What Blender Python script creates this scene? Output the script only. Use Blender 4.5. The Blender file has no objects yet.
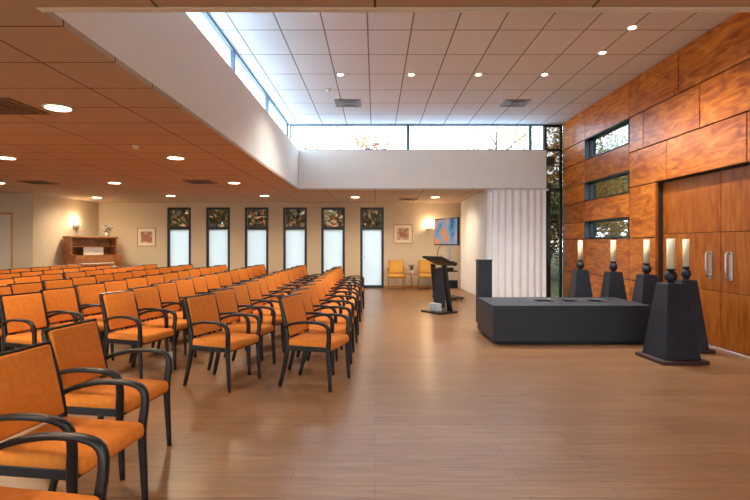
import bpy, bmesh, math, random
from mathutils import Vector, Matrix, Euler
random.seed(7)
scene = bpy.context.scene
scene.view_settings.view_transform = 'Standard'
scene.view_settings.look = 'None'
scene.view_settings.exposure = 0.75

# ------------------------------------------------------------------ materials
def new_mat(name):
    m = bpy.data.materials.new(name); m.use_nodes = True
    nt = m.node_tree
    b = nt.nodes.get('Principled BSDF')
    return m, nt, b
def S(b, k, v):
    if k in b.inputs: b.inputs[k].default_value = v
def plain(name, col, rough=0.5, metal=0.0, spec=0.5, noise=0.06, nscale=6.0, bump=0.0, bscale=200, sheen=0):
    m, nt, b = new_mat(name)
    S(b, 'Roughness', rough); S(b, 'Metallic', metal); S(b, 'Specular IOR Level', spec)
    tc = nt.nodes.new('ShaderNodeTexCoord')
    n = nt.nodes.new('ShaderNodeTexNoise'); n.inputs['Scale'].default_value = nscale; n.inputs['Detail'].default_value = 3
    nt.links.new(tc.outputs['Object'], n.inputs['Vector'])
    r = nt.nodes.new('ShaderNodeValToRGB')
    r.color_ramp.elements[0].position = 0.3; r.color_ramp.elements[1].position = 0.7
    r.color_ramp.elements[0].color = (*[c*(1-noise) for c in col], 1)
    r.color_ramp.elements[1].color = (*[min(1, c*(1+noise)) for c in col], 1)
    nt.links.new(n.outputs['Fac'], r.inputs['Fac']); nt.links.new(r.outputs['Color'], b.inputs['Base Color'])
    if bump > 0:
        n2 = nt.nodes.new('ShaderNodeTexNoise'); n2.inputs['Scale'].default_value = bscale
        nt.links.new(tc.outputs['Object'], n2.inputs['Vector'])
        bp = nt.nodes.new('ShaderNodeBump'); bp.inputs['Strength'].default_value = bump; bp.inputs['Distance'].default_value = 0.01
        nt.links.new(n2.outputs['Fac'], bp.inputs['Height']); nt.links.new(bp.outputs['Normal'], b.inputs['Normal'])
    if sheen: S(b, 'Sheen Weight', sheen)
    return m
def emis(name, col, st):
    m, nt, b = new_mat(name)
    S(b, 'Base Color', (*col, 1)); S(b, 'Emission Color', (*col, 1)); S(b, 'Emission Strength', st)
    return m
def wood(name, c1, c2, c3, grain=(8, 0.7, 9), rough=0.3, island=0.25, coat=0.0, spec=0.5):
    m, nt, b = new_mat(name); L = nt.links.new
    tc = nt.nodes.new('ShaderNodeTexCoord'); geo = nt.nodes.new('ShaderNodeNewGeometry')
    off = nt.nodes.new('ShaderNodeVectorMath'); off.operation = 'MULTIPLY_ADD'
    cmb = nt.nodes.new('ShaderNodeCombineXYZ')
    for i in range(3): L(geo.outputs['Random Per Island'], cmb.inputs[i])
    off.inputs[1].default_value = (17, 23, 31)
    L(cmb.outputs[0], off.inputs[0]); L(tc.outputs['Object'], off.inputs[2])
    mp = nt.nodes.new('ShaderNodeMapping'); mp.inputs['Scale'].default_value = grain
    L(off.outputs[0], mp.inputs['Vector'])
    n = nt.nodes.new('ShaderNodeTexNoise'); n.inputs['Scale'].default_value = 1.6; n.inputs['Detail'].default_value = 7; n.inputs['Distortion'].default_value = 1.4
    L(mp.outputs[0], n.inputs['Vector'])
    r = nt.nodes.new('ShaderNodeValToRGB'); e = r.color_ramp.elements
    e[0].position = 0.3; e[0].color = (*c1, 1); e[1].position = 0.72; e[1].color = (*c3, 1)
    x = e.new(0.5); x.color = (*c2, 1)
    L(n.outputs['Fac'], r.inputs['Fac'])
    hs = nt.nodes.new('ShaderNodeHueSaturation')
    mr = nt.nodes.new('ShaderNodeMapRange'); mr.inputs['To Min'].default_value = 1-island; mr.inputs['To Max'].default_value = 1+island
    L(geo.outputs['Random Per Island'], mr.inputs['Value']); L(mr.outputs[0], hs.inputs['Value'])
    L(r.outputs['Color'], hs.inputs['Color']); L(hs.outputs['Color'], b.inputs['Base Color'])
    S(b, 'Roughness', rough); S(b, 'Specular IOR Level', spec)
    if coat: S(b, 'Coat Weight', coat); S(b, 'Coat Roughness', 0.12)
    return m
def floor_mat():
    m, nt, b = new_mat('laminate_floor'); L = nt.links.new
    tc = nt.nodes.new('ShaderNodeTexCoord')
    br = nt.nodes.new('ShaderNodeTexBrick')
    br.inputs['Color1'].default_value = (0.262, 0.136, 0.064, 1); br.inputs['Color2'].default_value = (0.212, 0.106, 0.049, 1)
    br.inputs['Mortar'].default_value = (0.11, 0.055, 0.026, 1)
    br.inputs['Scale'].default_value = 1; br.inputs['Mortar Size'].default_value = 0.002
    br.inputs['Brick Width'].default_value = 1.4; br.inputs['Row Height'].default_value = 0.19
    br.offset = 0.37; br.offset_frequency = 2
    L(tc.outputs['Object'], br.inputs['Vector'])
    mp = nt.nodes.new('ShaderNodeMapping'); mp.inputs['Scale'].default_value = (1.1, 11, 1)
    L(tc.outputs['Object'], mp.inputs['Vector'])
    n = nt.nodes.new('ShaderNodeTexNoise'); n.inputs['Scale'].default_value = 2.2; n.inputs['Detail'].default_value = 8; n.inputs['Distortion'].default_value = 0.6
    L(mp.outputs[0], n.inputs['Vector'])
    mx = nt.nodes.new('ShaderNodeMixRGB'); mx.blend_type = 'OVERLAY'; mx.inputs['Fac'].default_value = 0.6
    L(br.outputs['Color'], mx.inputs['Color1']); 
    rr = nt.nodes.new('ShaderNodeValToRGB'); rr.color_ramp.elements[0].position = .28; rr.color_ramp.elements[1].position = .72
    rr.color_ramp.elements[0].color = (.30, .30, .30, 1); rr.color_ramp.elements[1].color = (.68, .67, .66, 1)
    L(n.outputs['Fac'], rr.inputs['Fac']); L(rr.outputs['Color'], mx.inputs['Color2'])
    L(mx.outputs['Color'], b.inputs['Base Color'])
    mr = nt.nodes.new('ShaderNodeMapRange'); mr.inputs['To Min'].default_value = 0.28; mr.inputs['To Max'].default_value = 0.36
    L(n.outputs['Fac'], mr.inputs['Value']); L(mr.outputs[0], b.inputs['Roughness'])
    S(b, 'Specular IOR Level', 0.36)
    return m
def tile_mat(name, col, mort, w, h, ms=0.012, off=(0, 0, 0)):
    m, nt, b = new_mat(name); L = nt.links.new
    tc = nt.nodes.new('ShaderNodeTexCoord')
    mp = nt.nodes.new('ShaderNodeMapping'); mp.inputs['Location'].default_value = off
    L(tc.outputs['Object'], mp.inputs['Vector'])
    br = nt.nodes.new('ShaderNodeTexBrick'); br.offset = 0
    br.inputs['Color1'].default_value = (*col, 1); br.inputs['Color2'].default_value = (*[c*0.95 for c in col], 1)
    br.inputs['Mortar'].default_value = (*mort, 1); br.inputs['Scale'].default_value = 1
    br.inputs['Mortar Size'].default_value = ms; br.inputs['Mortar Smooth'].default_value = 0
    br.inputs['Brick Width'].default_value = w; br.inputs['Row Height'].default_value = h
    L(mp.outputs[0], br.inputs['Vector']); L(br.outputs['Color'], b.inputs['Base Color'])
    S(b, 'Roughness', 0.9); S(b, 'Specular IOR Level', 0.2)
    return m
def glass_mat(name, tint=(0.95, 0.98, 1.0), gl=0.08):
    m = bpy.data.materials.new(name); m.use_nodes = True; nt = m.node_tree; nt.nodes.clear()
    o = nt.nodes.new('ShaderNodeOutputMaterial'); t = nt.nodes.new('ShaderNodeBsdfTransparent'); g = nt.nodes.new('ShaderNodeBsdfGlossy')
    t.inputs[0].default_value = (*tint, 1); g.inputs['Roughness'].default_value = 0.02
    mx = nt.nodes.new('ShaderNodeMixShader'); mx.inputs[0].default_value = gl
    nt.links.new(t.outputs[0], mx.inputs[1]); nt.links.new(g.outputs[0], mx.inputs[2]); nt.links.new(mx.outputs[0], o.inputs[0])
    return m
def frosted_mat():
    m = bpy.data.materials.new('frosted_glass'); m.use_nodes = True; nt = m.node_tree; nt.nodes.clear()
    o = nt.nodes.new('ShaderNodeOutputMaterial'); t = nt.nodes.new('ShaderNodeBsdfTranslucent'); g = nt.nodes.new('ShaderNodeBsdfDiffuse')
    t.inputs[0].default_value = (0.78, 0.77, 0.74, 1); g.inputs[0].default_value = (0.85, 0.88, 0.9, 1)
    mx = nt.nodes.new('ShaderNodeMixShader'); mx.inputs[0].default_value = 0.2
    nt.links.new(t.outputs[0], mx.inputs[1]); nt.links.new(g.outputs[0], mx.inputs[2]); nt.links.new(mx.outputs[0], o.inputs[0])
    return m
def leaf_mat(name, cols):
    m, nt, b = new_mat(name); geo = nt.nodes.new('ShaderNodeNewGeometry'); r = nt.nodes.new('ShaderNodeValToRGB')
    e = r.color_ramp.elements; e[0].color = (*cols[0], 1); e[1].color = (*cols[-1], 1)
    for i, c in enumerate(cols[1:-1]):
        x = e.new((i+1)/(len(cols)-1)); x.color = (*c, 1)
    nt.links.new(geo.outputs['Random Per Island'], r.inputs['Fac']); nt.links.new(r.outputs['Color'], b.inputs['Base Color']); S(b, 'Roughness', 0.7)
    return m
def screen_mat():
    m, nt, b = new_mat('tv_picture'); L = nt.links.new
    tc = nt.nodes.new('ShaderNodeTexCoord'); n = nt.nodes.new('ShaderNodeTexNoise'); n.inputs['Scale'].default_value = 2.2; n.inputs['Detail'].default_value = 2
    L(tc.outputs['Object'], n.inputs['Vector'])
    r = nt.nodes.new('ShaderNodeValToRGB'); e = r.color_ramp.elements
    e[0].position = .36; e[0].color = (0.02, 0.07, 0.15, 1); e[1].position = .60; e[1].color = (0.5, 0.16, 0.05, 1); x = e.new(.49); x.color = (0.12, 0.22, 0.30, 1)
    L(n.outputs['Fac'], r.inputs['Fac']); L(r.outputs['Color'], b.inputs['Emission Color']); S(b, 'Emission Strength', 0.8); S(b, 'Base Color', (0.01, .01, .01, 1)); S(b, 'Roughness', .15)
    return m
def art_mat(name, seed):
    m, nt, b = new_mat(name); L = nt.links.new
    tc = nt.nodes.new('ShaderNodeTexCoord'); v = nt.nodes.new('ShaderNodeTexVoronoi'); v.inputs['Scale'].default_value = 5+seed; v.distance = 'CHEBYCHEV'
    L(tc.outputs['Object'], v.inputs['Vector']); r = nt.nodes.new('ShaderNodeValToRGB'); e = r.color_ramp.elements
    e[0].color = (0.55, 0.12, 0.05, 1); e[1].color = (0.8, 0.6, 0.4, 1); x = e.new(.4); x.color = (0.3, .2, .15, 1)
    L(v.outputs['Color'], r.inputs['Fac']); L(r.outputs['Color'], b.inputs['Base Color']); return m

M = {}
M['floor'] = floor_mat()
M['cream'] = plain('cream_paint', (0.66, 0.56, 0.41), 0.8, noise=0.02)
M['white'] = plain('white_paint', (0.91, 0.91, 0.86), 0.8, noise=0.015)
M['whitegloss'] = plain('white_trim_paint', (0.85, 0.88, 0.9), 0.4, noise=0.01)
M['lowceil'] = tile_mat('bounce_tinted_tile', (0.56, 0.43, 0.33), (0.13, 0.085, 0.06), 1.2, 0.6, 0.007)  # warm floor bounce painted into the tile colour as tan
M['highceil'] = tile_mat('white_ceiling_tile', (0.77, 0.82, 0.85), (0.22, 0.23, 0.24), 0.6, 0.9, 0.010, (0.1, 0.3, 0))
M['panel'] = wood('sapele_panel', (0.25, 0.050, 0.006), (0.46, 0.125, 0.013), (0.66, 0.23, 0.030), (2.5, 1.3, 5.5), 0.3, 0.2, 0, 0.3)
M['doorwood'] = wood('sapele_door', (0.22, 0.050, 0.007), (0.32, 0.088, 0.011), (0.40, 0.13, 0.020), (3, 5, 0.9), 0.34, 0.1, 0, 0.3)
M['gap'] = plain('dark_backing', (0.025, 0.015, 0.01), 0.8)
M['frame'] = plain('anthracite_frame', (0.018, 0.022, 0.028), 0.4)
M['clearframe'] = plain('blue_grey_frame', (0.09, 0.16, 0.22), 0.4)
M['glass'] = glass_mat('clear_glass')
M['tint'] = glass_mat('tinted_glass', (0.42, 0.40, 0.38), 0.05)
M['tint2'] = glass_mat('lightly_tinted_glass', (0.62, 0.66, 0.68), 0.06)
M['frost'] = frosted_mat()
M['black'] = plain('black_stained_wood', (0.008, 0.007, 0.007), 0.38, noise=0.2, nscale=20, spec=0.4)
M['orange'] = plain('orange_upholstery', (0.68, 0.21, 0.030), 0.9, noise=0.08, nscale=30, bump=0.25, bscale=400, spec=0.2)
M['anthr'] = plain('anthracite_board', (0.020, 0.025, 0.034), 0.5, noise=0.12, nscale=3, spec=0.4)
M['anthrdark'] = plain('recess_dark', (0.008, 0.008, 0.009), 0.7)
M['stone'] = plain('dark_slate', (0.014, 0.018, 0.026), 0.5, noise=0.3, nscale=9, bump=0.2, bscale=60, spec=0.4)
M['rust'] = plain('dark_brown_plinth', (0.045, 0.018, 0.015), 0.6)
M['wax'] = plain('candle_wax', (0.86, 0.76, 0.50), 0.5)
M['steel'] = plain('brushed_steel', (0.6, 0.6, 0.6), 0.3, metal=1)
M['curtain'] = plain('white_curtain', (0.92, 0.92, 0.92), 0.9, noise=0.02)
M['bulb'] = emis('lamp_glow', (1.0, 0.78, 0.48), 9)
M['bulb2'] = emis('spot_glow', (1.0, 0.88, 0.7), 9)
M['ring'] = plain('lamp_ring', (0.8, 0.75, 0.65), 0.4)
M['honey'] = wood('honey_wood', (0.38, 0.17, 0.05), (0.5, 0.24, 0.07), (0.6, 0.32, 0.1), (5, 5, 1), 0.4, 0.1)
M['organ'] = wood('organ_wood', (0.27, 0.10, 0.035), (0.38, 0.15, 0.055), (0.46, 0.2, 0.08), (4, 1, 6), 0.35, 0.1)
M['yellow'] = plain('ochre_upholstery', (0.66, 0.36, 0.07), 0.85)
M['blk'] = plain('black_plastic', (0.010, 0.010, 0.012), 0.4, spec=0.4)
M['grey'] = plain('grey_plastic', (0.35, 0.38, 0.4), 0.4)
M['ivory'] = plain('ivory_keys', (0.85, 0.83, 0.78), 0.3)
M['tv'] = screen_mat()
M['art1'] = art_mat('abstract_print', 0); M['art2'] = art_mat('abstract_print_b', 2)
M['paper'] = plain('passepartout', (0.8, 0.74, 0.62), 0.8)
M['vent'] = plain('vent_metal', (0.18, 0.17, 0.16), 0.5)
M['ventb'] = plain('vent_metal_brown', (0.16, 0.10, 0.07), 0.5)
M['leafO'] = leaf_mat('autumn_leaves', [(0.42, 0.17, 0.02), (0.5, 0.28, 0.04), (0.22, 0.08, 0.02), (0.32, 0.26, 0.05)])
M['leafR'] = leaf_mat('red_leaves', [(0.34, 0.07, 0.02), (0.40, 0.15, 0.03), (0.12, 0.07, 0.03), (0.16, 0.12, 0.03), (0.24, 0.04, 0.02)])
M['leafG'] = leaf_mat('green_leaves', [(0.03, 0.07, 0.015), (0.06, 0.10, 0.02), (0.12, 0.11, 0.03)])
M['bark'] = plain('bark', (0.07, 0.045, 0.03), 0.9, noise=0.3)
M['grass'] = plain('grass', (0.06, 0.09, 0.03), 0.95, noise=0.3, nscale=2)
M['bounce_roof'] = plain('pale_bounce_gravel', (0.66, 0.68, 0.70), 0.95, noise=0.15, nscale=12)  # pale reflector colour for the added roof slabs
M['doorwhite'] = plain('door_paint', (0.66, 0.6, 0.5), 0.5, noise=0.01)
M['pot'] = plain('ceramic_pot', (0.7, 0.7, 0.68), 0.3)
M['petal'] = leaf_mat('pale_petals', [(0.6, 0.56, 0.5), (0.4, 0.36, 0.3), (0.5, 0.38, 0.33), (0.18, 0.2, 0.1)])

# ------------------------------------------------------------------ mesh builder
class MB:
    def __init__(s, name): s.name = name; s.bm = bmesh.new(); s.mats = []
    def mi(s, m):
        if m not in s.mats: s.mats.append(m)
        return s.mats.index(m)
    def _add(s, tb, mat, mtx=None, smooth=False):
        if mtx is not None: bmesh.ops.transform(tb, matrix=mtx, verts=tb.verts)
        i = s.mi(mat); mp = {}
        for v in tb.verts: mp[v] = s.bm.verts.new(v.co)
        for f in tb.faces:
            try:
                nf = s.bm.faces.new([mp[v] for v in f.verts]); nf.material_index = i; nf.smooth = smooth
            except ValueError: pass
        tb.free()
    def box(s, lo, hi, mat, bev=0.0, seg=1, mtx=None, smooth=False):
        tb = bmesh.new(); bmesh.ops.create_cube(tb, size=1)
        c = [(a+b)/2 for a, b in zip(lo, hi)]; d = [abs(b-a) for a, b in zip(lo, hi)]
        for v in tb.verts: v.co = Vector((c[0]+v.co.x*d[0], c[1]+v.co.y*d[1], c[2]+v.co.z*d[2]))
        if bev > 0: bmesh.ops.bevel(tb, geom=list(tb.edges), offset=bev, segments=seg, affect='EDGES', profile=0.5)
        s._add(tb, mat, mtx, smooth)
    def cyl(s, p, r1, r2, h, mat, seg=24, mtx=None, smooth=True, caps=True):
        tb = bmesh.new(); bmesh.ops.create_cone(tb, cap_ends=caps, segments=seg, radius1=r1, radius2=r2, depth=h)
        for v in tb.verts: v.co += Vector((p[0], p[1], p[2]+h/2))
        s._add(tb, mat, mtx, smooth)
    def sph(s, p, r, mat, sc=(1, 1, 1), mtx=None, u=20, v=12):
        tb = bmesh.new(); bmesh.ops.create_uvsphere(tb, u_segments=u, v_segments=v, radius=r)
        for q in tb.verts: q.co = Vector((p[0]+q.co.x*sc[0], p[1]+q.co.y*sc[1], p[2]+q.co.z*sc[2]))
        s._add(tb, mat, mtx, True)
    def frust(s, c, z0, z1, w0, w1, mat, bev=0.006):
        tb = bmesh.new(); bmesh.ops.create_cube(tb, size=1)
        for v in tb.verts:
            w = w1 if v.co.z > 0 else w0
            v.co = Vector((c[0]+v.co.x*w, c[1]+v.co.y*w, z1 if v.co.z > 0 else z0))
        bmesh.ops.bevel(tb, geom=list(tb.edges), offset=bev, segments=1, affect='EDGES')
        s._add(tb, mat)
    def tube(s, pts, sizes, mat, n=8, power=3.0, up=(0, 1, 0)):
        pts = [Vector(p) for p in pts]
        P = []; Z = []
        k = 3
        for i in range(len(pts)-1):
            p0 = pts[max(i-1, 0)]; p1 = pts[i]; p2 = pts[i+1]; p3 = pts[min(i+2, len(pts)-1)]
            for j in range(k):
                t = j/k
                P.append(0.5*((2*p1)+(p2-p0)*t+(2*p0-5*p1+4*p2-p3)*t*t+(3*p1-p0-3*p2+p3)*t**3))
                Z.append([sizes[i][q]*(1-t)+sizes[i+1][q]*t for q in (0, 1)])
        P.append(pts[-1]); Z.append(sizes[-1])
        tb = bmesh.new(); rings = []
        upv = Vector(up)
        for i, p in enumerate(P):
            t = (P[min(i+1, len(P)-1)]-P[max(i-1, 0)]).normalized()
            b = t.cross(upv).normalized(); a = b.cross(t).normalized()
            ring = []
            for q in range(n):
                an = 2*math.pi*(q+0.5)/n; c = math.cos(an); sn = math.sin(an)
                ca = math.copysign(abs(c)**(2/power), c); sa = math.copysign(abs(sn)**(2/power), sn)
                ring.append(tb.verts.new(p + a*ca*Z[i][0] + b*sa*Z[i][1]))
            rings.append(ring)
        for i in range(len(rings)-1):
            for q in range(n):
                tb.faces.new([rings[i][q], rings[i][(q+1) % n], rings[i+1][(q+1) % n], rings[i+1][q]])
        tb.faces.new(rings[0][::-1]); tb.faces.new(rings[-1])
        s._add(tb, mat, None, True)
    def mesh(s):
        me = bpy.data.meshes.new(s.name)
        bmesh.ops.recalc_face_normals(s.bm, faces=s.bm.faces)
        s.bm.to_mesh(me); s.bm.free()
        for m in s.mats: me.materials.append(m)
        return me
    def obj(s, loc=(0, 0, 0), rot=0):
        return place(s.name, s.mesh(), loc, rot)
def place(name, me, loc=(0, 0, 0), rot=0):
    o = bpy.data.objects.new(name, me); scene.collection.objects.link(o)
    o.location = loc; o.rotation_euler = (0, 0, rot); return o

# ------------------------------------------------------------------ dimensions
HC = 1.45
XR = 4.61; XL = -10.5; YF = -3.0; YB = 16.1; ZL = 2.75; ZH = 4.39; ZB = 3.73
Y2 = 12.26; XB = -1.87; YN = 2.81

f = MB('floor'); f.box((XL-.2, YF-.2, -.12), (XR+.35, YB+.25, 0), M['floor']); f.obj()
g = MB('ground'); g.box((-60, -40, -.6), (60, 90, -.14), M['grass']); g.obj()

def wall_cells(mb, axis, pos, thick, a0, a1, z0, z1, openings, mat):
    A = sorted(set([a0, a1]+[o[0] for o in openings]+[o[1] for o in openings]))
    Zs = sorted(set([z0, z1]+[o[2] for o in openings]+[o[3] for o in openings]))
    for i in range(len(A)-1):
        run = None
        for j in range(len(Zs)-1):
            ca = (A[i]+A[i+1])/2; cz = (Zs[j]+Zs[j+1])/2
            inside = any(o[0] < ca < o[1] and o[2] < cz < o[3] for o in openings)
            if not inside:
                if run is None: run = [Zs[j], Zs[j+1]]
                else: run[1] = Zs[j+1]
            if (inside or j == len(Zs)-2) and run:
                if axis == 'y': mb.box((A[i], pos, run[0]), (A[i+1], pos+thick, run[1]), mat)
                else: mb.box((pos, A[i], run[0]), (pos+thick, A[i+1], run[1]), mat)
                run = None
wins = []
for cx in (179, 218, 256.5, 295, 333, 372):
    x = (cx-375)/500*YB; wins.append((x-.385, x+.385, 0.0, 2.6))
w = MB('wall_back'); wall_cells(w, 'y', YB, .2, -8.9, 4.24, 0, ZL+.2, wins, M['cream']); w.obj()
for i, (a, b, z0, z1) in enumerate(wins):
    w = MB('window_%d' % (i+1)); y0, y1 = YB+.02, YB+.10; t = .075; zm = 1.93
    a += .004; b -= .004
    w.box((a, y0, 0.002), (a+t, y1, z1-.004), M['frame']); w.box((b-t, y0, 0.002), (b, y1, z1-.004), M['frame'])
    w.box((a+t, y0, 0.002), (b-t, y1, .09), M['frame']); w.box((a+t, y0, z1-.004-t), (b-t, y1, z1-.004), M['frame'])
    w.box((a+t, y0, zm-.05), (b-t, y1, zm+.05), M['frame'])
    w.box((a+t, y0+.035, .09), (b-t, y0+.045, zm-.05), M['frost'])
    w.box((a+t, y0+.035, zm+.05), (b-t, y0+.045, z1-t), M['tint2'])
    if i == 5:
        w.box((a+t-.01, y0-.03, 1.0), (a+t+.11, y0-.01, 1.03), M['steel'])
    w.obj()
w = MB('wall_left'); w.box((XL-.2, YF, 0), (XL, 13.0, ZL+.2), M['cream']); w.obj()
w = MB('wall_left_return'); wall_cells(w, 'y', 13.0, .2, XL-.2, -8.9, 0, ZL+.2, [(-10.35, -9.42, 0, 2.25)], M['cream']); w.obj()
w = MB('wall_left_alcove'); w.box((-9.1, 13.2, 0), (-8.9, YB+.2, ZL+.2), M['cream']); w.obj()
d = MB('door_1'); d.box((-10.345, 13.02, 0.003), (-9.425, 13.12, 2.245), M['honey'])
d.box((-10.29, 13.0, 0.01), (-9.48, 13.03, 2.19), M['doorwhite'], .004)
d.box((-10.24, 12.95, 1.03), (-10.12, 12.97, 1.05), M['steel']); d.cyl((-10.23, 0, 0), .012, .012, .05, M['steel'], mtx=Matrix.Translation((0, 13.0, 1.04)) @ Matrix.Rotation(math.pi/2, 4, 'X')); d.obj()
fill_openings = [(-10.2, -6.7, .1, 2.6), (-6.4, -3.0, .1, 2.6), (-2.7, .7, .1, 2.6), (1.0, 4.3, .1, 2.6)]  # unseen window openings added behind the camera for fill light
w = MB('wall_front'); wall_cells(w, 'y', YF-.2, .2, XL-.2, XR+.2, 0, ZL+.2, fill_openings, M['cream']); w.obj()
for i, (a, b, z0, z1) in enumerate(fill_openings):
    w = MB('window_%d' % (7+i)); y0 = YF-.12; y1 = YF-.04; t = .06; a += .003; b -= .003; z0 += .003; z1 -= .003  # added window, out of view, lets in sky fill
    w.box((a, y0, z0), (a+t, y1, z1), M['frame']); w.box((b-t, y0, z0), (b, y1, z1), M['frame']); w.box(((a+b)/2-.03, y0, z0), ((a+b)/2+.03, y1, z1), M['frame'])
    w.box((a, y0, z0), (b, y1, z0+t), M['frame']); w.box((a, y0, z1-t), (b, y1, z1), M['frame'])
    w.box((a+t, y0+.03, z0+t), (b-t, y0+.04, z1-t), M['glass']); w.obj()

slots = [(9.07, 10.98, 1.54, 1.92), (9.07, 10.98, 2.37, 2.77), (9.07, 10.98, 3.26, 3.72)]
DY0, DYM, DY1, DZ = 5.46, 6.84, 8.22, 2.45
w = MB('wall_right')
wall_cells(w, 'x', XR+.045, .2, YF-.2, Y2+.14, 0, ZH+.1, slots+[(DY0, DY1, 0, DZ)], M['gap'])
gp = .009
def panel(y0, y1, z0, z1):
    w.box((XR, y0+gp, z0+gp), (XR+.045, y1-gp, z1-gp), M['panel'], .003)
zf = [0.0, .78, 1.54, 1.92, 2.37, 2.77, 3.26, 3.72, ZH]
for a, b in zip(zf, zf[1:]):
    panel(10.98, Y2, a, b)
    if (a, b) not in [(1.54, 1.92), (2.37, 2.77), (3.26, 3.72)]: panel(9.07, 10.98, a, b)
for (a, b) in [(0, .78), (.78, 1.54), (1.54, 2.45), ]: panel(DY1, 9.07, a, b)
for (a, b), ys in (((2.45, 3.08), [9.07, 7.9, 6.2, 4.4, 2.6, .8]), ((3.08, 3.72), [9.07, 8.6, 7.1, 5.5, 3.8, 2.1, .4]), ((3.72, ZH), [9.07, 7.6, 5.9, 4.2, 2.5])):
    for y1, y0 in zip(ys, ys[1:]): panel(y0, y1, a, b)
for a, b in [(0, .78), (.78, 1.6), (1.6, 2.45)]:
    for y1, y0 in zip([DY0, 3.8, 2.1, .4, -1.3, YF], [3.8, 2.1, .4, -1.3, YF]): panel(y0, y1, a, b)
w.box((XR+.002, DY1-.001, 0), (XR+.044, DY1+.03, DZ), M['doorwood'])
w.obj()
for i, (y0, y1, z0, z1) in enumerate(slots):
    k = MB('window_%d' % (11+i)); x0 = XR+.1; x1 = XR+.17; t = .035; y0 += .003; y1 -= .003; z0 += .003; z1 -= .003
    k.box((x0, y0, z0), (x1, y0+t, z1), M['frame']); k.box((x0, y1-t, z0), (x1, y1, z1), M['frame'])
    k.box((x0, y0, z0), (x1, y1, z0+t), M['frame']); k.box((x0, y0, z1-t), (x1, y1, z1), M['frame'])
    k.box((x0+.03, y0+t, z0+t), (x0+.04, y1-t, z1-t), M['tint2'])
    k.box((XR-.012, y0, z0), (x0, y1, z0+.012), M['frame']); k.box((XR-.012, y0, z1-.012), (x0, y1, z1), M['frame'])
    k.box((XR-.012, y1-.012, z0), (x0, y1, z1), M['frame']); k.box((XR-.012, y0, z0), (x0, y0+.012, z1), M['frame'])
    k.obj()
for i, (y0, y1, hy) in enumerate(((DYM, DY1, DYM+.2), (DY0, DYM, DYM-.2))):
    k = MB('door_%d' % (2+i)); x0 = XR+.12
    for a, b in [(0.012, .78), (.78, 1.6), (1.6, DZ-.01)]:
        k.box((x0, y0+.006, a+.004), (x0+.05, y1-.006, b-.004), M['doorwood'], .003)
    k.box((x0+.01, y0+.004, .008), (x0+.055, y1-.004, DZ-.006), M['gap'])
    k.box((x0-.012, hy-.03, .95), (x0, hy+.03, 1.33), M['steel'], .004)
    k.tube([(x0-.01, hy, 1.0), (x0-.07, hy, 1.0), (x0-.07, hy, 1.3), (x0-.01, hy, 1.3)], [(.012, .012)]*4, M['steel'], up=(0, 1, 0))
    k.obj()

w = MB('wall_bulkhead_left'); w.box((-2.2, YN, ZL+.04), (XB, Y2+.24, ZB), M['white']); w.obj()
w = MB('wall_bulkhead_back'); w.box((XB, Y2, ZL+.04), (4.2, Y2+.24, ZB), M['white']); w.obj()
w = MB('wall_bulkhead_front'); w.box((-2.3, YN-.16, ZL+.04), (XR+.04, YN, ZH), M['white']); w.obj()
w = MB('wall_back_right'); w.box((4.24, Y2+.26, 0), (4.4, YB+.2, ZL+.2), M['cream']); w.obj()
c = MB('ceiling')
c.box((XL-.2, YF-.2, ZL), (XR+.04, YN-.05, ZL+.04), M['lowceil'])
c.box((XL-.2, YN-.05, ZL), (XB, YB+.1, ZL+.04), M['lowceil'])
c.box((XB, Y2, ZL), (4.24, YB+.1, ZL+.04), M['lowceil'])
c.box((-2.35, YN-.2, ZH), (XR+.3, Y2+.3, ZH+.12), M['highceil'])
c.obj()
r_ = MB('bounce_roof')  # unseen slabs added to bounce daylight up to the high ceiling
r_.box((XL-.4, YF-.4, 3.4), (-2.22, YB+.4, 3.6), M['bounce_roof']); r_.box((-2.22, Y2+.26, 3.4), (4.5, YB+.4, 3.6), M['bounce_roof'])
r_.box((-2.22, YF-.4, 3.4), (XR+.2, YN-.22, 3.6), M['bounce_roof'])
r_.obj()
t = MB('trim_1')
t.box((XB, YN-.05, ZL-.004), (XR+.04, YN, ZL+.04), M['whitegloss'])
t.obj()
def cleres(name, axis, pos, a0, a1, z0, z1, mull, t=.05):
    k = MB(name)
    def bx(a, b, c0, c1, m, th=.06, o=0):
        if axis == 'y': k.box((a, pos+o, c0), (b, pos+o+th, c1), m)
        else: k.box((pos+o, a, c0), (pos+o+th, b, c1), m)
    fm = M['clearframe']
    bx(a0, a1, z0, z0+t, fm); bx(a0, a1, z1-t, z1, fm); bx(a0, a0+t, z0+t, z1-t, fm); bx(a1-t, a1, z0+t, z1-t, fm)
    for q in mull: bx(q-.035, q+.035, z0+t, z1-t, fm)
    bx(a0+t, a1-t, z0+t, z1-t, M['glass'], .01, .025)
    k.obj()
cleres('window_14', 'y', Y2+.12, -2.12, 4.2, ZB+.002, ZH-.002, [.82, 3.85], .035)
cleres('window_15', 'x', -2.19, YN+.01, Y2+.1, ZB+.002, ZH-.002, [5.2, 7.6, 10.0], .035)
k = MB('window_16')
y0, y1 = Y2+.14, Y2+.22
a, b = 4.21, XR+.04
for (p, q) in ((a, a+.05), (b-.06, b)): k.box((p, y0, .003), (q, y1, ZH-.003), M['frame'])
for z in (.003, ZL, ZB, ZH-.06): k.box((a+.05, y0, z), (b-.06, y1, z+.055), M['frame'])
k.box((a+.05, y0+.03, .05), (b-.06, y0+.04, ZH-.05), M['tint']); k.obj()

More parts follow.
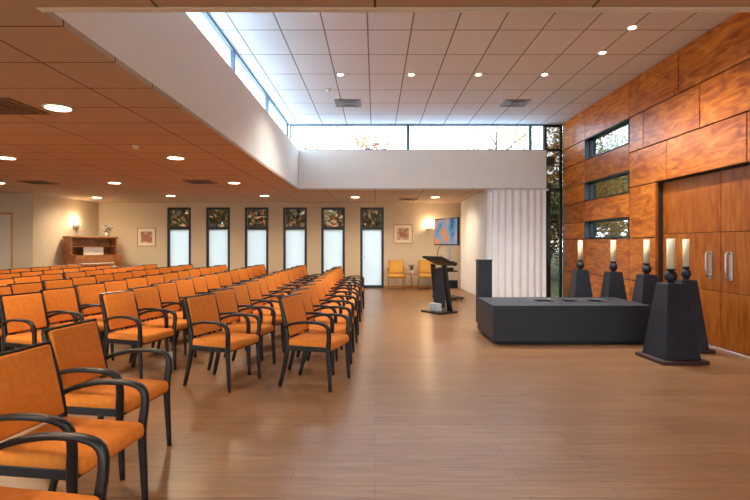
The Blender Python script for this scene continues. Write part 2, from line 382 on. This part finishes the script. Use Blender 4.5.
for nm, lo, hi in (('baseboard_left', (-8.9, 13.2, 0), (-8.885, YB, .08)), ('baseboard_left_return', (-9.41, 12.985, 0), (-8.9, 13.0, .08)), ('baseboard_right', (XR-.012, DY1+.03, 0), (XR, Y2, .09))):
    q = MB(nm); q.box(lo, hi, M['gap'] if 'right' in nm else M['honey']); q.obj()
q = MB('baseboard_back')
xs = [-8.885]+[v for a, b, _, _ in wins for v in (a, b)]+[2.6]
for i in range(0, len(xs), 2): q.box((xs[i], YB-.014, 0), (xs[i+1], YB, .08), M['honey'])
q.obj()

# ------------------------------------------------------------------ ceiling fixtures
def mesh_downlight(r, bulb):
    k = MB('ceiling_downlight')
    k.cyl((0, 0, -.012), r*1.25, r*1.2, .012, M['ring'], 28)
    k.cyl((0, 0, -.016), r, r, .005, bulb, 28); return k.mesh()
dl = mesh_downlight(.11, M['bulb']); dh = mesh_downlight(.05, M['bulb2'])
def lamp(parent_loc, power, col, ang, rad):
    L = bpy.data.lights.new('downlight_lamp', 'SPOT'); L.energy = power; L.color = col; L.spot_size = ang; L.spot_blend = .8; L.shadow_soft_size = rad
    return L
Llow = lamp(None, 140, (1.0, .80, .56), math.radians(165), .1)
Lhigh = lamp(None, 180, (1.0, .94, .86), math.radians(130), .05)
pos = [(x, y) for x in (-3.03, -5.6, -8.1) for y in (1.9, 4.78, 7.6, 10.75)] + [(-3.03, 13.7), (-5.6, 13.7), (-7.9, 14.2), (-.56, 14.1), (1.7, 14.1), (.5, .9), (3.2, .9)]
def put(me, L, x, y, z):
    o = place('ceiling_downlight', me, (x, y, z))
    l = bpy.data.objects.new('lamp', L); scene.collection.objects.link(l); l.parent = o; l.location = (0, 0, -.03)
for x, y in pos: put(dl, Llow, x, y, ZL)
for x, y in ((.63, 8.7), (1.8, 8.7), (2.95, 8.7), (3.5, 7.7), (3.5, 6.8), (-.6, 8.7)): put(dh, Lhigh, x, y, ZH)
def vent(x, y, z, s, m):
    k = MB('ceiling_vent'); k.box((-s, -s, -.012), (s, s, 0), m, .003)
    for i in range(1, 4):
        r = s*(1-i*.24)
        for a, b in (((-r, -r), (r, -r+.015)), ((-r, r-.015), (r, r)), ((-r, -r), (-r+.015, r)), ((r-.015, -r), (r, r))):
            k.box((a[0], a[1], -.02), (b[0], b[1], -.012), m)
    k.obj((x, y, z))
vent((348-375)/500*10.5, 10.5, ZH, .27, M['vent']); vent((515-375)/500*10.5, 10.5, ZH, .27, M['vent'])
for x, y in ((-3.55, 4.75), (-3.7, 10.6), (-7.2, 10.7), (1.0, 14.8)): vent(x, y, ZL, .28, M['ventb'])
sm = MB('smoke_detector'); sm.cyl((0, 0, -.045), .03, .055, .045, M['ring']); sme = sm.mesh()
place('smoke_detector', sme, (-3.2, 6.7, ZL)); place('smoke_detector', sme, (-.9, 9.6, ZH))

# ------------------------------------------------------------------ chairs
def chair_mesh(name, wd, fab):
    k = MB(name)
    for s in (-1, 1):
        y = s*.232
        k.tube([(-.30, y, 0), (-.245, y, .22), (-.215, y, .43), (-.245, y, .66), (-.305, y, .885)], [(.014, .018), (.017, .022), (.018, .026), (.016, .022), (.012, .016)], wd)
        k.tube([(.262, s*.262, 0), (.25, s*.262, .22), (.242, s*.262, .42), (.252, s*.272, .55), (.235, s*.282, .635), (.15, s*.288, .668), (-.02, s*.283, .668), (-.16, s*.262, .64), (-.245, s*.238, .60)],
               [(.013, .015), (.016, .02), (.018, .024), (.018, .022), (.021, .02), (.026, .014), (.026, .014), (.02, .014), (.015, .014)], wd)
        k.box((-.21, s*.235-.011, .375), (.24, s*.235+.011, .425), wd, .004)
    k.box((.215, -.25, .375), (.24, .25, .425), wd, .004)
    k.box((-.215, -.23, .375), (-.19, .23, .425), wd, .004)
    tb = bmesh.new(); bmesh.ops.create_cube(tb, size=1); 
    for v in tb.verts: v.co = Vector((v.co.x*.50+.03, v.co.y*.485, v.co.z*.085+.445))
    bmesh.ops.bevel(tb, geom=list(tb.edges), offset=.03, segments=3, affect='EDGES', profile=.5)
    for v in tb.verts:
        if v.co.x > .2: v.co.z -= (v.co.x-.2)*.18
        if v.co.z > .46:
            v.co.z += .012*max(0, 1-(v.co.y/.22)**2)
    k._add(tb, fab, None, True)
    mt = Matrix.Translation((-.258, 0, .70)) @ Matrix.Rotation(math.radians(-13.5), 4, 'Y')
    k.box((-.016, -.222, -.205), (.004, .222, .205), wd, .006, 1, mt)
    k.box((-.005, -.212, -.200), (.034, .212, .190), fab, .016, 3, mt, True)
    k.box((-.018, -.235, .188), (.02, .235, .208), wd, .006, 1, mt)
    return k.mesh()
cm = chair_mesh('padded_armchair', M['black'], M['orange'])
def chair(x, y, deg): place('padded_armchair', cm, (x, y, 0), math.radians(deg))
rows = [(-.60, 5.2, 11), (-1.55, 5.2, 12), (-2.62, 5.55, 12), (-3.55, 5.35, 12), (-4.5, 5.5, 12), (-5.45, 5.6, 12), (-6.4, 5.8, 11), (-7.35, 6.2, 11)]
for rx, ry, n in rows:
    for i in range(n):
        chair(rx+random.uniform(-.025, .025), ry+i*.635+random.uniform(-.01, .01), -18+random.uniform(-3, 3))
for rx, ry in ((-1.77, 3.36), (-1.56, 2.53), (-1.36, 1.74)): chair(rx, ry, -8)

# ------------------------------------------------------------------ catafalque
k = MB('catafalque')
x0, x1, y0, y1, zt = 1.68, 3.93, 7.1, 8.2, .56
k.box((x0+.08, y0+.08, 0), (x1-.08, y1-.08, .05), M['anthrdark'])
k.box((x0, y0, .05), (x1, y1, zt-.07), M['anthr'], .004)
ops = [(2.42, 2.78), (2.84, 3.18), (3.24, 3.58)]; oy0, oy1 = 7.5, 8.0
A = [x0]+[v for o in ops for v in o]+[x1]
k.box((x0, y0, zt-.07), (x1, oy0, zt), M['anthr']); k.box((x0, oy1, zt-.07), (x1, y1, zt), M['anthr'])
for i in range(0, len(A), 2): k.box((A[i], oy0, zt-.07), (A[i+1], oy1, zt), M['anthr'])
for a, b in ops:
    k.box((a, oy0, zt-.068), (b, oy1, zt-.06), M['anthrdark'])
    for lo, hi in (((a, oy0), (b, oy0+.02)), ((a, oy1-.02), (b, oy1)), ((a, oy0), (a+.02, oy1)), ((b-.02, oy0), (b, oy1))):
        k.box((lo[0], lo[1], zt-.02), (hi[0], hi[1], zt+.008), M['steel'])
k.obj()

def pedestal(plate):
    k = MB('candle_pedestal'); z0 = 0
    if plate: k.box((-.29, -.29, 0), (.29, .29, .045), M['rust'], .006); z0 = .045
    k.frust((0, 0), z0, .95, .46, .23, M['stone'])
    k.cyl((0, 0, .95), .045, .035, .03, M['stone']); k.sph((0, 0, 1.035), .075, M['stone'])
    k.cyl((0, 0, 1.10), .035, .062, .03, M['stone'])
    k.cyl((0, 0, 1.128), .047, .047, .375, M['wax'], 24); k.cyl((0, 0, 1.5), .003, .003, .02, M['blk'], 6)
    return k.mesh()
pm = pedestal(True); pn = pedestal(False)
place('candle_pedestal', pm, (3.68, 6.22, 0), math.radians(4)); place('candle_pedestal', pm, (4.23, 6.8, 0), math.radians(-5)).scale = (.85, .85, 1)
for x, y in ((4.32, 7.95), (4.17, 8.75), (3.86, 9.4)): place('candle_pedestal', pn, (x, y, 0)).scale = (.95, .95, 1)
k = MB('display_plinth'); k.box((-.12, -.12, 0), (.12, .12, 1.13), M['anthr'], .004); k.box((-.13, -.13, 1.13), (.13, .13, 1.15), M['anthr'], .003); k.obj((1.98, 9.1, 0))

# ------------------------------------------------------------------ curtains
def curtain(pts, top, bot, wl, amp):
    P = []; tot = 0
    for a, b in zip(pts, pts[1:]):
        a = Vector(a); b = Vector(b); L = (b-a).length; n = max(2, int(L/.012)); dr = (b-a).normalized(); nr = Vector((-dr.y, dr.x))
        for i in range(n):
            s = tot+L*i/n; ph = 2*math.pi*s/wl+.8*math.sin(s*5.3)
            am = amp*(.75+.25*math.sin(s*3.1+1))
            P.append((a+dr*L*i/n, nr, ph, am))
        tot += L
    k = MB('curtain'); rowsv = []
    for zi in range(9):
        z = bot+(top-bot)*zi/8; r = []
        for p, nr, ph, am in P:
            q = p+nr*math.sin(ph+.15*math.sin(zi*.9))*am*(1.1-.45*zi/8)
            r.append(k.bm.verts.new((q.x, q.y, z)))
        rowsv.append(r)
    idx = k.mi(M['curtain'])
    for i in range(8):
        for j in range(len(P)-1):
            f = k.bm.faces.new([rowsv[i][j], rowsv[i][j+1], rowsv[i+1][j+1], rowsv[i+1][j]]); f.smooth = True; f.material_index = idx
    o = k.obj(); return o
curtain([(2.84, 12.12), (4.15, 12.12)], ZL-.03, .02, .17, .055)
curtain([(2.86, 12.22), (2.72, 15.8)], ZL-.03, .02, .24, .08)
k = MB('curtain_rail'); k.box((2.8, 12.1, ZL-.03), (4.2, 12.14, ZL), M['whitegloss']); k.obj()
k = MB('curtain_rail'); k.box((2.74, 12.27, ZL-.03), (2.82, 15.85, ZL), M['whitegloss']); k.obj()

# ------------------------------------------------------------------ lectern
k = MB('lectern')
k.box((-.3, -.25, 0), (.3, .25, .04), M['blk'], .006)
k.tube([(-.2, .12, .04), (-.19, .05, .5), (-.17, -.02, 1.0)], [(.03, .07)]*3, M['blk'])
k.tube([(.2, .12, .04), (.19, .05, .5), (.17, -.02, 1.0)], [(.03, .07)]*3, M['blk'])
k.box((-.16, .0, .1), (.16, .03, .92), M['anthr'], .003)
k.box((-.12, -.18, .04), (.14, -.05, .2), M['grey'], .01)
mt = Matrix.Translation((0, 0, 1.08)) @ Matrix.Rotation(math.radians(-22), 4, 'X')
k.box((-.3, -.22, -.02), (.3, .24, .02), M['blk'], .006, 1, mt); k.box((-.22, -.16, .02), (.22, .16, .026), M['paper'], 0, 1, mt)
k.box((-.3, .2, -.0), (.3, .24, .05), M['blk'], .004, 1, mt)
k.tube([(.1, -.12, 1.12), (.12, -.14, 1.3), (.1, -.02, 1.42)], [(.006, .006)]*3, M['blk']); k.sph((.1, 0, 1.42), .02, M['blk'])
k.obj((1.34, 10.45, 0), math.radians(-55))
k = MB('television_stand')
k.box((-.35, -.28, .04), (.35, .28, .08), M['blk'], .006)
for x in (-.3, .3):
    for y in (-.23, .23): k.sph((x, y, .022), .022, M['blk'])
k.box((-.06, .0, .08), (-.02, .05, 1.5), M['steel'], .004); k.box((.02, .0, .08), (.06, .05, 1.5), M['steel'], .004)
k.box((-.28, -.25, .72), (.28, .12, .75), M['blk'], .004); k.box((-.2, -.2, .75), (.2, .05, .82), M['blk'], .006)
k.box((-.25, -.2, .3), (.25, .14, .5), M['blk'], .006); k.box((-.3, -.27, .96), (.25, .05, .985), M['blk'], .004)
k.tube([(-.18, -.18, .99), (-.18, -.12, 1.05), (-.16, -.1, 1.13)], [(.01, .01)]*3, M['blk'])
mt = Matrix.Translation((0, -.04, 1.74))
k.box((-.56, -.03, -.35), (.56, .035, .35), M['blk'], .008, 1, mt); k.box((-.535, -.034, -.32), (.535, -.0301, .32), M['tv'], 0, 1, mt)
k.box((-.14, .02, -.3), (.14, .06, .1), M['blk'], 0, 1, mt)
k.obj((1.88, 12.9, 0), math.radians(-66))

# ------------------------------------------------------------------ back wall furniture
wm = chair_mesh('wooden_armchair', M['honey'], M['yellow'])
place('wooden_armchair', wm, (.66, 15.5, 0), math.radians(-90)); place('wooden_armchair', wm, (1.62, 15.6, 0), math.radians(-90))
k = MB('side_table'); k.cyl((0, 0, .47), .17, .17, .025, M['honey'], 28); k.cyl((0, 0, .02), .02, .02, .45, M['honey']); k.cyl((0, 0, 0), .13, .12, .02, M['honey'], 28); k.obj((1.14, 15.6, 0))
k = MB('potted_plant'); k.cyl((0, 0, 0), .045, .06, .1, M['pot'])
for i in range(40):
    a = random.uniform(0, 6.28); r = random.uniform(.03, .1); z = random.uniform(.12, .26)
    k.tube([(0, 0, .09), (r*.5*math.cos(a), r*.5*math.sin(a), z), (r*math.cos(a), r*math.sin(a), z+.02)], [(.004, .002), (.014, .002), (.002, .001)], M['leafG'], 4, up=(.1, .2, 1))
k.obj((1.14, 15.6, .495))
def picture(x, z, w2, h2, art):
    k = MB('framed_picture'); 
    for lo, hi in (((-w2, -h2), (w2, -h2+.025)), ((-w2, h2-.025), (w2, h2)), ((-w2, -h2), (-w2+.025, h2)), ((w2-.025, -h2), (w2, h2))):
        k.box((lo[0], -.03, lo[1]), (hi[0], 0, hi[1]), M['honey'])
    k.box((-w2+.02, -.012, -h2+.02), (w2-.02, -.002, h2-.02), M['paper']); k.box((-w2*.6, -.016, -h2*.6), (w2*.6, -.012, h2*.6), art)
    k.obj((x, YB, z))
picture(.9, 1.74, .31, .31, M['art2']); picture(-7.35, 1.64, .3, .3, M['art1'])
def sconce(loc, rot):
    k = MB('wall_sconce'); k.box((-.05, -.03, -.06), (.05, 0, .06), M['whitegloss'], .004)
    k.cyl((0, -.1, -.05), .05, .11, .09, M['ring'], 24); k.cyl((0, -.1, .036), .085, .085, .006, M['bulb'], 24)
    o = k.obj(loc, rot); L = bpy.data.lights.new('sconce_lamp', 'POINT'); L.energy = 12; L.color = (1, .72, .42); L.shadow_soft_size = .06
    l = bpy.data.objects.new('lamp', L); scene.collection.objects.link(l); l.parent = o; l.location = (0, -.1, .13)
sconce((-8.9, 14.8, 1.95), math.radians(90)); sconce((1.75, YB, 1.9), 0)
k = MB('church_organ')
k.box((-.7, 0, 0), (-.66, .6, 1.12), M['organ'], .004); k.box((.66, 0, 0), (.7, .6, 1.12), M['organ'], .004)
k.box((-.66, .3, 0), (.66, .6, 1.1), M['organ'], .004)
k.box((-.7, .22, 1.1), (-.66, .6, 1.62), M['organ'], .004); k.box((.66, .22, 1.1), (.7, .6, 1.62), M['organ'], .004)
k.box((-.72, .2, 1.6), (.72, .62, 1.64), M['organ'], .006); k.box((-.66, .56, 1.1), (.66, .6, 1.6), M['organ'])
k.box((-.66, .24, 1.34), (.66, .58, 1.36), M['organ'])
for i, z in enumerate((.76, .86)):
    k.box((-.6, .02+i*.14, z-.05), (.6, .2+i*.14, z-.01), M['organ']); 
    for j in range(36): k.box((-.53+j*.0295, .02+i*.14, z-.01), (-.53+j*.0295+.027, .15+i*.14, z+.01), M['ivory'])
    for j in range(35):
        if j % 7 not in (2, 6): k.box((-.53+j*.0295+.021, .07+i*.14, z+.01), (-.53+j*.0295+.036, .15+i*.14, z+.022), M['blk'])
for j in range(18): k.box((-.5+j*.057, -.1, .06), (-.5+j*.057+.03, .3, .09), M['ivory'] if j % 3 else M['blk'])
k.box((-.55, -.1, 0), (.55, .3, .05), M['organ'])
k.box((-.3, .3, 1.1), (.3, .32, 1.33), M['paper'])
ORG = Vector((-7.97, 14.5, 0)); k.obj(ORG, math.radians(62))
k = MB('organ_bench'); k.box((-.5, -.15, .52), (.5, .15, .56), M['organ'], .006); k.box((-.46, -.13, 0), (-.42, .13, .52), M['organ']); k.box((.42, -.13, 0), (.46, .13, .52), M['organ']); k.box((-.42, -.01, .2), (.42, .02, .26), M['organ']); k.obj((-7.42, 14.2, 0), math.radians(62))
k = MB('flower_vase'); k.cyl((0, 0, 0), .045, .065, .12, M['pot'])
for i in range(120):
    v = Vector((random.gauss(0, 1), random.gauss(0, 1), random.gauss(0, 1))).normalized(); rr_ = random.uniform(.08, .17)
    p = Vector((0, 0, .25))+v*rr_
    if p.z < .12: p.z = .12+random.random()*.05
    if i % 4 == 0: k.tube([(0, 0, .1), tuple(p*.5+Vector((0, 0, .08))), tuple(p)], [(.004, .004)]*3, M['leafG'], 4, up=(.13, .29, .9))
    k.sph(tuple(p), random.uniform(.018, .032), M['petal'], (1, 1, .7), u=8, v=5)
po = ORG+Matrix.Rotation(math.radians(62), 3, 'Z') @ Vector((.5, .42, 0)); k.obj((po.x, po.y, 1.64))

# ------------------------------------------------------------------ outside trees
def tree(x, y, h, r, leaf, n, sz=1.0):
    k = MB('autumn_tree'); k.tube([(0, 0, 0), (.08, 0, h*.3), (-.05, .05, h*.6), (0, 0, h*.85)], [(.16, .16), (.12, .12), (.08, .08), (.03, .03)], M['bark'])
    for i in range(7):
        a = i*2.3; z = h*(.3+.07*i); k.tube([(0, 0, z), (r*.4*math.cos(a), r*.4*math.sin(a), z+h*.1), (r*.75*math.cos(a), r*.75*math.sin(a), z+h*.18)], [(.05, .05), (.03, .03), (.012, .012)], M['bark'], up=(.1, .2, 1))
    idx = k.mi(leaf); cl = [(random.gauss(0, r*.42), random.gauss(0, r*.42), h*.62+random.gauss(0, h*.17)) for _ in range(26)]
    for i in range(n):
        c = random.choice(cl); p = Vector([c[q]+random.gauss(0, r*.17) for q in range(3)])
        if p.z < .4: p.z = .4+random.random()
        a = Vector((random.gauss(0, 1), random.gauss(0, 1), random.gauss(0, 1))).normalized(); b = a.orthogonal().normalized(); s = random.uniform(.06, .11)*sz
        vs = [k.bm.verts.new(p+a*s), k.bm.verts.new(p+b*s*.6), k.bm.verts.new(p-a*s), k.bm.verts.new(p-b*s*.6)]
        k.bm.faces.new(vs).material_index = idx
    k.obj((x, y, -.14), random.uniform(0, 6))
for x, y, h, r, lf, n in ((-9.5, 24, 5.0, 2.3, 'leafR', 9000), (-6, 25, 5.2, 2.2, 'leafR', 9000), (-3, 24, 5.0, 2.2, 'leafR', 9000), (0, 25, 5.2, 2.2, 'leafR', 9000), (-12.5, 26, 5, 2.4, 'leafR', 9000),
                       (-11, 29, 5.2, 2.7, 'leafG', 7000), (-7.5, 29, 5.2, 2.7, 'leafG', 7000), (-4.5, 29, 5.2, 2.7, 'leafG', 7000), (-1.5, 29, 5.4, 2.7, 'leafG', 7000), (1.5, 29, 5.2, 2.7, 'leafG', 7000),
                       (-1.8, 33, 8.4, 2.4, 'leafO', 4000), (6.6, 27, 9.4, 2.8, 'leafO', 5000), (10.5, 26, 8.6, 3.0, 'leafO', 5000), (8.2, 19.5, 4.8, 2.0, 'leafO', 7000),
                       (10, 21, 6.5, 2.4, 'leafG', 7000), (13, 24, 7, 3, 'leafO', 5000), (16, 30, 8, 3, 'leafG', 6000), (6.5, 20.5, 4.2, 1.5, 'leafG', 6000)):
    tree(x, y, h, r, M[lf], n, 1.5 if y in (24, 25, 29) and h < 6 else 1.0)

# ------------------------------------------------------------------ world & sun
wd = bpy.data.worlds.new('sky'); scene.world = wd; wd.use_nodes = True; nt = wd.node_tree; bg = nt.nodes['Background']
tc = nt.nodes.new('ShaderNodeTexCoord'); sp = nt.nodes.new('ShaderNodeSeparateXYZ'); r = nt.nodes.new('ShaderNodeValToRGB')
nt.links.new(tc.outputs['Generated'], sp.inputs[0]); nt.links.new(sp.outputs['Z'], r.inputs['Fac']); nt.links.new(r.outputs['Color'], bg.inputs['Color'])
r.color_ramp.elements[0].color = (.92, .95, 1, 1); r.color_ramp.elements[1].color = (.45, .68, 1, 1); e = r.color_ramp.elements.new(.25); e.color = (.74, .88, 1, 1)
bg.inputs['Strength'].default_value = 4.8
sl = bpy.data.lights.new('sun', 'SUN'); sl.energy = 7.0; sl.color = (1, .97, .92); sl.angle = .02
so = bpy.data.objects.new('sun', sl); scene.collection.objects.link(so); so.rotation_euler = Euler((math.radians(32), 0, 0))

# ------------------------------------------------------------------ camera
cam = bpy.data.cameras.new('camera'); co = bpy.data.objects.new('camera', cam); scene.collection.objects.link(co)
co.location = (0, 0, HC); co.rotation_euler = (math.radians(90), 0, 0)
cam.sensor_width = 36; cam.lens = 24; cam.shift_y = -7/750; cam.clip_start = .05; cam.clip_end = 300
scene.camera = co
